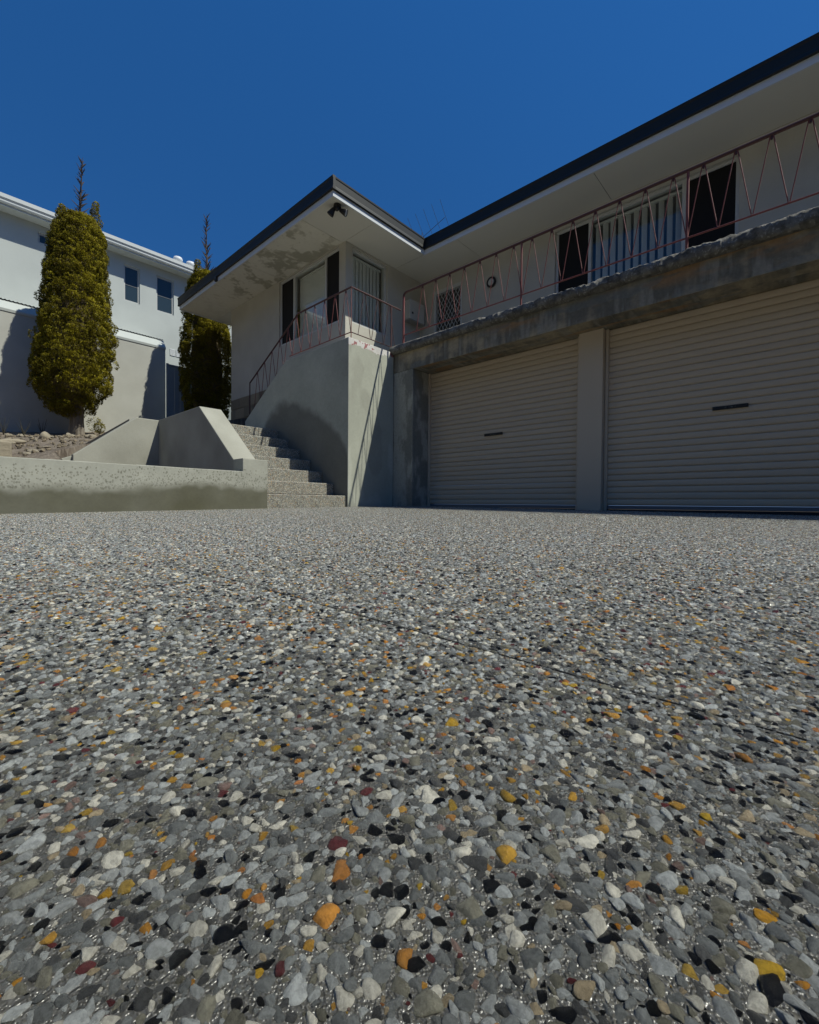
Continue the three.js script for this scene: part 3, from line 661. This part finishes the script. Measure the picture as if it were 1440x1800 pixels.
// ---------------------------------------------------------------- neighbouring house
{
  const n = thing('neighbour_house', 'white rendered two storey house behind the conifers', 'house');
  const X = -15.6, K = 15.6 / 14.5, ky = y => (y - CAM_Y) * K + CAM_Y, kz = z => z * K, y1 = ky(7.105), XL = -14.34;
  const holes = [[-5.165, -4.68, 5.845, 6.885], [-4.245, -3.845, 5.872, 6.885], [-3.50, -1.97, 6.66, 6.925]].map(([a, b, c, d]) => [kz(a), kz(b), ky(c), ky(d)]);   // [z0, z1, y0, y1]
  let z = -16; const gs = [];
  for (const [a, b, c, d] of holes) { gs.push(bx(X - 0.25, X, 0, y1, z, a), bx(X - 0.25, X, 0, c, a, b), bx(X - 0.25, X, d, y1, a, b)); z = b; }
  gs.push(bx(X - 0.25, X, 0, y1, z, 8)); part('wall', gs, M.white, n);
  part('rear_wall', [bx(-25, X - 0.255, 0, y1, 7.8, 8), bx(-25, X - 0.255, 0, y1, -16, -15.8), bx(-25.2, -25, 0, y1, -16, 8)], M.white, n);
  for (const [a, b, c, d] of holes) {
    const w = new THREE.Group(); w.name = 'window'; n.add(w);
    const f = 0.045, q = X - 0.05;
    part('frame', [bx(q - 0.05, q, c, c + f, a, b, 0.003), bx(q - 0.05, q, d - f, d, a, b, 0.003), bx(q - 0.05, q, c + f, d - f, a, a + f, 0.003), bx(q - 0.05, q, c + f, d - f, b - f, b, 0.003)], mat([0.45, 0.46, 0.45], 0.5), w);
    part('pane', bx(q - 0.03, q - 0.02, c + f, d - f, a + f, b - f), M.tinted, w);
    if (d - c > 0.5) part('sash_rail', bx(q - 0.045, q - 0.012, c + (d - c) * 0.46, c + (d - c) * 0.46 + 0.02, a + f, b - f), mat([0.10, 0.11, 0.12], 0.5), w);
  }
  // the lower storey stands forward under a narrow corrugated roof
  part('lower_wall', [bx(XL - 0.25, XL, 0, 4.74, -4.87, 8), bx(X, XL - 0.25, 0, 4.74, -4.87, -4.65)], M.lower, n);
  part('lean_to_fascia', prism([[XL - 0.26, 4.70], [XL + 0.015, 4.70], [XL + 0.022, 4.76], [XL - 0.20, 5.02], [XL - 0.26, 5.02]], 'z', -4.88, 8.0, 0.004), M.white, n);
  { const N = 1300, pos = [], idx = []; for (let i = 0; i <= N; i++) { const zz = -4.9 + i / N * 12.9, w = 0.009 * Math.sin(zz / 0.076 * Math.PI * 2); for (const [xx, yy] of [[XL - 0.165, 5.035], [X + 0.002, 5.30]]) pos.push(xx, yy + w, zz); }
    for (let i = 0; i < N; i++) { const a = i * 2; idx.push(a, a + 2, a + 1, a + 1, a + 2, a + 3); }
    const g = new THREE.BufferGeometry(); g.setAttribute('position', new THREE.Float32BufferAttribute(pos, 3)); g.setIndex(idx); g.computeVertexNormals(); part('corrugated_roof', uvm(g), mat([0.54, 0.565, 0.555], 0.5, { side: THREE.DoubleSide }), n); }
  const G = mat([0.54, 0.565, 0.555], 0.45);
  part('soffit', bx(X - 0.1, X + 0.36, y1 + 0.002, y1 + 0.02, -16.3, 8.3), M.white, n);
  part('fascia', bx(X + 0.362, X + 0.385, y1 - 0.02, y1 + 0.22, -16.3, 8.3), G, n);
  part('gutter', prism([[0.387, 0.03], [0.44, 0.03], [0.455, 0.06], [0.455, 0.10], [0.485, 0.14], [0.485, 0.235], [0.46, 0.25], [0.387, 0.21]].map(([a, b]) => [X + a, y1 + b]), 'z', -16.3, 8.3), G, n);
  const ry = y1 + 0.235, rg = new THREE.BufferGeometry(); rg.setAttribute('position', new THREE.Float32BufferAttribute([X + 0.40, ry, 8.3, X + 0.40, ry, -16.3, -20.3, ry + 1.2, -4, X + 0.40, ry, -16.3, -25.5, ry, -16.3, -20.3, ry + 1.2, -4, -25.5, ry, -16.3, -25.5, ry, 8.3, -20.3, ry + 1.2, -4, -25.5, ry, 8.3, X + 0.40, ry, 8.3, -20.3, ry + 1.2, -4], 3)); rg.computeVertexNormals();
  part('roof', uvm(rg), mat([0.50, 0.52, 0.51], 0.6), n);
  for (const zz of [-5.47, -5.86]) {
    const v = new THREE.Group(); v.name = 'roof_vent'; v.position.set(-16.1, 8.44, zz * 1.073); n.add(v);
    part('neck', new THREE.CylinderGeometry(0.085, 0.085, 0.7, 20).translate(0, -0.35, 0), M.trim, v);
    part('cowl', new THREE.LatheGeometry([[0.10, -0.11], [0.145, -0.10], [0.15, -0.03], [0.125, 0.025], [0.001, 0.05]].map(q => new THREE.Vector2(...q)), 24), M.trim, v);
  }
  const gv = new THREE.Group(); gv.name = 'wall_vent'; n.add(gv);
  for (let i = 0; i < 2; i++) for (let k = 0; k < 6; k++) part('louvre', bx(X + 0.003, X + 0.018, ky(4.62 + k * 0.034), ky(4.645 + k * 0.034), kz(-5.20 - i * 0.17), kz(-5.05 - i * 0.17), 0.002), M.trim, gv);
}
{
  const f = thing('metal_fence', 'blue grey ribbed steel fence between the neighbour wall and dark conifer', 'fence');
  const m = mat([0.26, 0.30, 0.32], 0.5), x = -14.06;
  part('post', bx(x - 0.03, x + 0.03, 1.7, 4.23, -4.86, -4.80, 0.004), m, f);
  part('top_rail', bx(x - 0.025, x + 0.025, 4.17, 4.215, -10, -4.862, 0.004), m, f);
  const g = prism([[-0.078, -0.004], [-0.062, -0.004], [-0.048, 0.016], [0.048, 0.016], [0.062, -0.004], [0.078, -0.004], [0.078, -0.008], [-0.078, -0.008]], 'z', 0, 2.45).rotateX(-Math.PI / 2);
  for (let i = 0; i < 32; i++) { const o = part('rib_sheet', g, m, f); o.rotation.y = Math.PI / 2; o.position.set(x, 1.72, -4.945 - i * 0.158); }
}

// ---------------------------------------------------------------- conifers
function conifer(label, base, prof, lumps, top, opt) {
  const t = thing('conifer_tree', label, 'tree', 'golden conifers in front of the white house', base);
  const rAt = y => { for (let i = 1; i < prof.length; i++) if (y <= prof[i][0]) return mix(prof[i - 1][1], prof[i][1], sm(prof[i - 1][0], prof[i][0], y)); return prof[prof.length - 1][1]; };
  const bark = mat(0xffffff, 0.95, { map: rep(tex(256, 256, (u, v) => mix3([0.11, 0.09, 0.07], [0.34, 0.30, 0.25], clamp(fbm(u * 22, v * 4, 121, 5, 22, 4) * 1.4 - 0.2))), 1, 1), bumpMap: rep(grainT, 0.5, 1), bumpScale: 0.02 });
  // trunk: flared, fluted
  { const g = new THREE.CylinderGeometry(0.10, 0.15, 1, 16, 12), p = g.attributes.position;
    for (let i = 0; i < p.count; i++) { const a = Math.atan2(p.getZ(i), p.getX(i)), y = p.getY(i) + 0.5, k = 1 + 0.16 * Math.sin(a * 4 + y * 2) + 0.25 * (fbm(a * 2 + 9, y * 4, 3, 3) - 0.5) + 0.25 * Math.pow(1 - y, 3); p.setXYZ(i, p.getX(i) * k + 0.05 * y, y * 1.2 - 0.15, p.getZ(i) * k); }
    g.computeVertexNormals(); part('trunk', g, bark, t); }
  // bare leader
  const dead = mat([0.055, 0.045, 0.045], 0.9), sp = new THREE.Group(); sp.name = 'dead_leader'; t.add(sp);
  const y0 = top[0] - 1.0, y1 = top[1], ax = y => 0.03 * Math.sin(y * 3);
  for (let i = 0; i < 8; i++) { const a = y0 + (y1 - y0) * i / 8, b = y0 + (y1 - y0) * (i + 1) / 8, g = new THREE.CylinderGeometry(0.052 * (1 - (i + 1) / 8.6), 0.052 * (1 - i / 8.6), 1, 7); rod('stem', [ax(a), a, opt.lean * (a - 3)], [ax(b), b + 0.02, opt.lean * (b - 3)], 1, dead, sp, g); }
  const twig = new THREE.CylinderGeometry(0.25, 1, 1, 5);
  for (let i = 0; i < 84; i++) { const y = R(top[0] - 0.3, y1 - 0.05), a = R(0, 6.283), k = 1 - (y - top[0]) / (y1 - top[0]), l = R(0.06, 0.16) + 0.20 * k * rnd(); rod('twig', [ax(y), y, opt.lean * (y - 3)], [ax(y) + Math.cos(a) * l * 0.75, y + l * R(0.6, 1.1), opt.lean * (y - 3) + Math.sin(a) * l * 0.75], 0.013 + 0.007 * k, dead, sp, twig); }
  // dark heart of the crown
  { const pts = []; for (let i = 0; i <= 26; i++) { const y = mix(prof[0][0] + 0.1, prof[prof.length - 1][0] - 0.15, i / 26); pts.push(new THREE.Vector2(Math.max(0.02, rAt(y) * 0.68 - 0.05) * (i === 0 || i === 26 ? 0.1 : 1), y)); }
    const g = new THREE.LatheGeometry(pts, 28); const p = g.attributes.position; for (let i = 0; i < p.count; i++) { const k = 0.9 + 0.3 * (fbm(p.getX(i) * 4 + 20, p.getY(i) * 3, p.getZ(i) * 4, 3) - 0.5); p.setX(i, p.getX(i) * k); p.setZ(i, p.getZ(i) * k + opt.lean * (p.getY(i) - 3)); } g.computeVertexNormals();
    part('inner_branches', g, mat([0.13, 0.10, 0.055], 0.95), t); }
  // a small flat spray of scale leaves
  const frond = (() => {
    const pos = [], tri = (a, b, c) => pos.push(...a, ...b, ...c), blade = (x, y, a, l, w) => { const c = Math.cos(a), s = Math.sin(a), P = (u, v, d) => [x + c * v + s * u, y + c * u - s * v, d]; tri(P(0, 0, 0), P(l * 0.55, w, 0.06), P(l, 0, 0)); tri(P(0, 0, 0), P(l, 0, 0), P(l * 0.55, -w, 0.06)); };
    blade(0, 0, 0, 1, 0.13); blade(0, 0.2, 0.75, 0.6, 0.11); blade(0, 0.2, -0.75, 0.6, 0.11); blade(0, 0.48, 0.6, 0.45, 0.10); blade(0, 0.48, -0.6, 0.45, 0.10);
    const g = new THREE.BufferGeometry(); g.setAttribute('position', new THREE.Float32BufferAttribute(pos, 3)); g.computeVertexNormals();
    const n = g.attributes.normal, w = new THREE.Vector3(); for (let i = 0; i < n.count; i++) { w.fromBufferAttribute(n, i).multiplyScalar(0.45); w.y += 0.8; w.normalize(); n.setXYZ(i, w.x, w.y, w.z); }
    return g;
  })();
  const items = [], q = new THREE.Quaternion(), v = new THREE.Vector3(), m4 = new THREE.Matrix4();
  const clump = (cx, cy, cz, r, nx, ny, nz, tone, count) => {
    for (let i = 0; i < count; i++) {
      // directions on the outer half of the clump
      v.set(R(-1, 1), R(-1, 1), R(-1, 1)).normalize(); if (v.x * nx + v.y * ny + v.z * nz < -0.35) v.multiplyScalar(-1);
      const d = r * R(0.7, 1.0), px = cx + v.x * d, py = cy + v.y * d * 1.15, pz = cz + v.z * d;
      const dir = v.clone().add(new THREE.Vector3(nx * 0.3 + R(-0.35, 0.35), 0.30 + R(-0.3, 0.3), nz * 0.3 + R(-0.35, 0.35))).normalize();
      q.setFromUnitVectors(UP, dir).multiply(new THREE.Quaternion().setFromAxisAngle(UP, R(0, 6.283)));
      const s = R(0.018, 0.038); m4.compose(new THREE.Vector3(px, py, pz), q, new THREE.Vector3(s, s, s));
      const k = tone * R(0.75, 1.2), old = rnd() < 0.07;
      items.push([m4.clone(), old ? [0.13 * k, 0.085 * k, 0.028 * k] : [0.27 * k, 0.236 * k * R(0.93, 1.06), 0.014 * k]]);
    }
  };
  for (let i = 0; i < lumps; i++) {
    const y = mix(prof[0][0], prof[prof.length - 1][0], Math.pow(rnd(), 0.92)), a = R(0, 6.283), rr = rAt(y) * 0.93, r = R(0.045, 0.115);
    const und = 1 + 0.34 * (fbm(Math.cos(a) * 1.6 + 7, y * 1.15, Math.sin(a) * 1.6 + opt.seed, 3) - 0.5);
    const d = (rr * und - r * 0.55) * (i % 3 ? (i % 23 ? R(0.86, 1.05) : R(1.05, 1.16)) : R(0.70, 0.84)); if (d < 0.02) continue;
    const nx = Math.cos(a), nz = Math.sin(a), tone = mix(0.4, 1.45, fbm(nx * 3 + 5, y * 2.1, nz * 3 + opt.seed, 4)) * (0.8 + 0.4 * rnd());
    clump(nx * d, y, nz * d + opt.lean * (y - 3), r, nx, 0.15, nz, tone, Math.round(40 + r * 800));
  }
  for (const [x, y, z, h, r] of opt.horns) for (let k = 0; k < 11; k++) { const f = k / 10; for (let j = 0; j < 3; j++) clump(x + R(-1, 1) * r * 0.6 * (1.1 - f), y + f * h, z + R(-1, 1) * r * 0.6 * (1.1 - f), r * mix(0.75, 0.34, f), R(-1, 1), 0.4, R(-1, 1), R(0.55, 0.95), 90); }
  for (const [x, y, z, r] of opt.tufts) clump(x, y, z, r, R(-1, 1), 0.2, R(-1, 1), 0.8, 420);
  const leaf = new THREE.MeshPhysicalMaterial({ color: 0xffffff, roughness: 0.9, specularIntensity: 0.25, transmission: 0.3, thickness: 0, side: THREE.DoubleSide });
  const im = shade(new THREE.InstancedMesh(frond, leaf, items.length)); im.name = 'crown'; im.userData = { kind: 'stuff' };
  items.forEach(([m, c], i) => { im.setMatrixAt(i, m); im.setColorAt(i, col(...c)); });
  t.add(im);
  return t;
}
const B1 = 1.62, B2 = 2.02;
conifer('golden columnar conifer with a bare dead leader, on the rubble garden bed', [-13.05, B1, -2.46], [[0.60, 0.16], [0.78, 0.48], [1.25, 0.76], [1.9, 0.79], [2.8, 0.74], [3.6, 0.67], [4.3, 0.60], [4.9, 0.54], [5.2, 0.38], [5.32, 0.1]], 2500, [5.2, 6.72], { seed: 3, lean: -0.04, horns: [[0.1, 4.75, -0.38, 0.95, 0.20], [0.05, 4.75, 0.26, 0.6, 0.19]], tufts: [[0.2, 0.40, -0.32, 0.16], [0.2, 0.33, -0.42, 0.12]] });
conifer('golden columnar conifer beside the cream house, its lower half in shade', [-13.0, B2, -5.52], [[0.3, 0.35], [0.7, 0.60], [1.5, 0.72], [2.4, 0.72], [3.2, 0.64], [4.0, 0.55], [4.5, 0.44], [4.72, 0.1]], 1950, [4.6, 6.38], { seed: 11, lean: 0.0, horns: [[0.1, 4.2, -0.34, 0.75, 0.17], [0.1, 4.1, 0.30, 0.78, 0.19]], tufts: [] });

// ---------------------------------------------------------------- unseen trees added to block low sky and deepen shade on the walls
{
  const leafG = (() => { const g = new THREE.BufferGeometry(); g.setAttribute('position', new THREE.Float32BufferAttribute([0, 0, 0, 0.42, 0.5, 0.1, 0, 1, 0, 0, 0, 0, 0, 1, 0, -0.42, 0.5, 0.1], 3)); g.computeVertexNormals(); return g; })();
  const leafM = new THREE.MeshPhysicalMaterial({ color: 0xffffff, roughness: 0.8, transmission: 0.25, thickness: 0, side: THREE.DoubleSide }), barkM = mat([0.13, 0.105, 0.08], 0.95), limb = new THREE.CylinderGeometry(0.55, 1, 1, 9);
  const spots = [[-16, 9.5, 4.6, 'beside the far corner of the garden'], [-9, 10, 5, 'opposite the low wall'], [-2, 10.5, 5, 'opposite the stairs'], [5.5, 10, 5, 'opposite the garage doors'], [13, 8, 4.8, 'beyond the garage end'], [13.5, 0.5, 4.6, 'on the sunrise side of the driveway'], [14.5, -7, 4.6, 'past the balcony end']];
  spots.forEach(([x, z, r, where]) => {
    const t = thing('added_blocker_tree', 'unseen leafy tree added to block low sky light ' + where, 'tree', 'added trees blocking low sky light', [x, -0.35, z]);
    rod('trunk', [0, 0, 0], [0.2, 3.2, 0], 0.28, barkM, t, limb);
    for (let i = 0; i < 6; i++) { const a = i * 1.05 + R(0, 0.5); rod('limb', [0.18, 2.9, 0], [Math.cos(a) * r * 0.6, R(5, 6.6), Math.sin(a) * r * 0.6], 0.13, barkM, t, limb); }
    const N = 9000, im = shade(new THREE.InstancedMesh(leafG, leafM, N)), m4 = new THREE.Matrix4(), v = new THREE.Vector3(); im.name = 'crown'; im.userData = { kind: 'stuff' };
    const cl = Array.from({ length: 60 }, () => { v.set(R(-1, 1), R(-0.9, 1), R(-1, 1)).normalize().multiplyScalar(R(0.5, 0.95)); return [v.x * r, 6.0 + v.y * 4.4, v.z * r * 0.8, R(0.8, 1.3)]; });
    for (let i = 0; i < N; i++) { const c = cl[i % 60]; v.set(R(-1, 1), R(-1, 1), R(-1, 1)).normalize().multiplyScalar(c[3] * Math.cbrt(rnd())); const s = R(0.22, 0.4), k = R(0.7, 1.2);
      m4.compose(new THREE.Vector3(c[0] + v.x, c[1] + v.y, c[2] + v.z), new THREE.Quaternion().setFromEuler(new THREE.Euler(R(0, 6), R(0, 6), R(0, 6))), new THREE.Vector3(s, s, s)); im.setMatrixAt(i, m4); im.setColorAt(i, col(0.075 * k, 0.085 * k, 0.03 * k)); }
    t.add(im);
  });
}

// ---------------------------------------------------------------- garden rubble
{
  const shapes = Array.from({ length: 6 }, () => stoneGeo(2, 9, 18));
  const rock = (x, z, a, h, b, turn, label, group, lift = 0) => { const o = solo('garden_rock', shapes[Math.floor(rnd() * 6)], M.rock, label, 'rock', group); o.position.set(x, soilY(x, z) + h * 0.35 + lift, z); o.scale.set(a, h, b); o.rotation.set(R(-0.15, 0.15), turn, R(-0.15, 0.15)); };
  rock(-10.6, -1.02, 0.22, 0.10, 0.30, 0.4, 'largest flat pale rock lying on the garden rubble');
  rock(-11.2, -1.62, 0.14, 0.13, 0.16, 1.2, 'square pale rock beside the largest flat garden rock');
  for (let i = 0; i < 34; i++) { const x = R(-12.6, -8.6), z = R(-2.3, 0.2); rock(x, z, R(0.04, 0.11), R(0.03, 0.06), R(0.04, 0.10), R(0, 6), 'small pale limestone rubble on the garden soil', 'rubble on the garden bed'); }
  const g = stoneGeo(1, 7, 14), im = shade(new THREE.InstancedMesh(g, M.rock, 900)); im.name = 'gravel'; im.userData = { kind: 'stuff', label: 'loose small rubble and chips scattered over the garden soil', category: 'gravel' };
  const m4 = new THREE.Matrix4();
  for (let i = 0; i < 900; i++) { const x = R(-13.6, -8.5), z = R(-3.2, 1.2), s = R(0.015, 0.05), c = R(0.35, 1); m4.compose(new THREE.Vector3(x, soilY(x, z) + s * 0.2, z), new THREE.Quaternion().setFromEuler(new THREE.Euler(R(0, 6), R(0, 6), 0)), new THREE.Vector3(s, s * 0.6, s)); im.setMatrixAt(i, m4); im.setColorAt(i, col(c, c * 0.93, c * 0.85)); }
  scene.add(im);
  const bl = solo('limestone_block', bx(-0.15, 0.15, 0, 0.27, -0.24, 0.24, 0.02), M.rock, 'sawn limestone block at the edge of the garden bed', 'block');
  bl.position.set(-8.55, 0.74, -0.60);
  const wm = mat([0.05, 0.045, 0.03], 0.95), tw = new THREE.CylinderGeometry(0.3, 1, 1, 5);
  for (const [x, z] of [[-13.0, -1.5], [-13.2, -1.85], [-12.9, -2.9], [-13.4, -1.2]]) {
    const w = thing('dry_weed', 'dry dark weed growing beside the conifer trunk', 'weed', 'dry weeds by the conifer', [x, soilY(x, z), z]);
    for (let i = 0; i < 14; i++) { const a = R(0, 6.283), l = R(0.15, 0.42), s = R(0.1, 0.5); rod('stem', [0, 0, 0], [Math.cos(a) * l * s, l, Math.sin(a) * l * s], 0.005, wm, w, tw); }
  }
}
renderer.render(scene, camera);
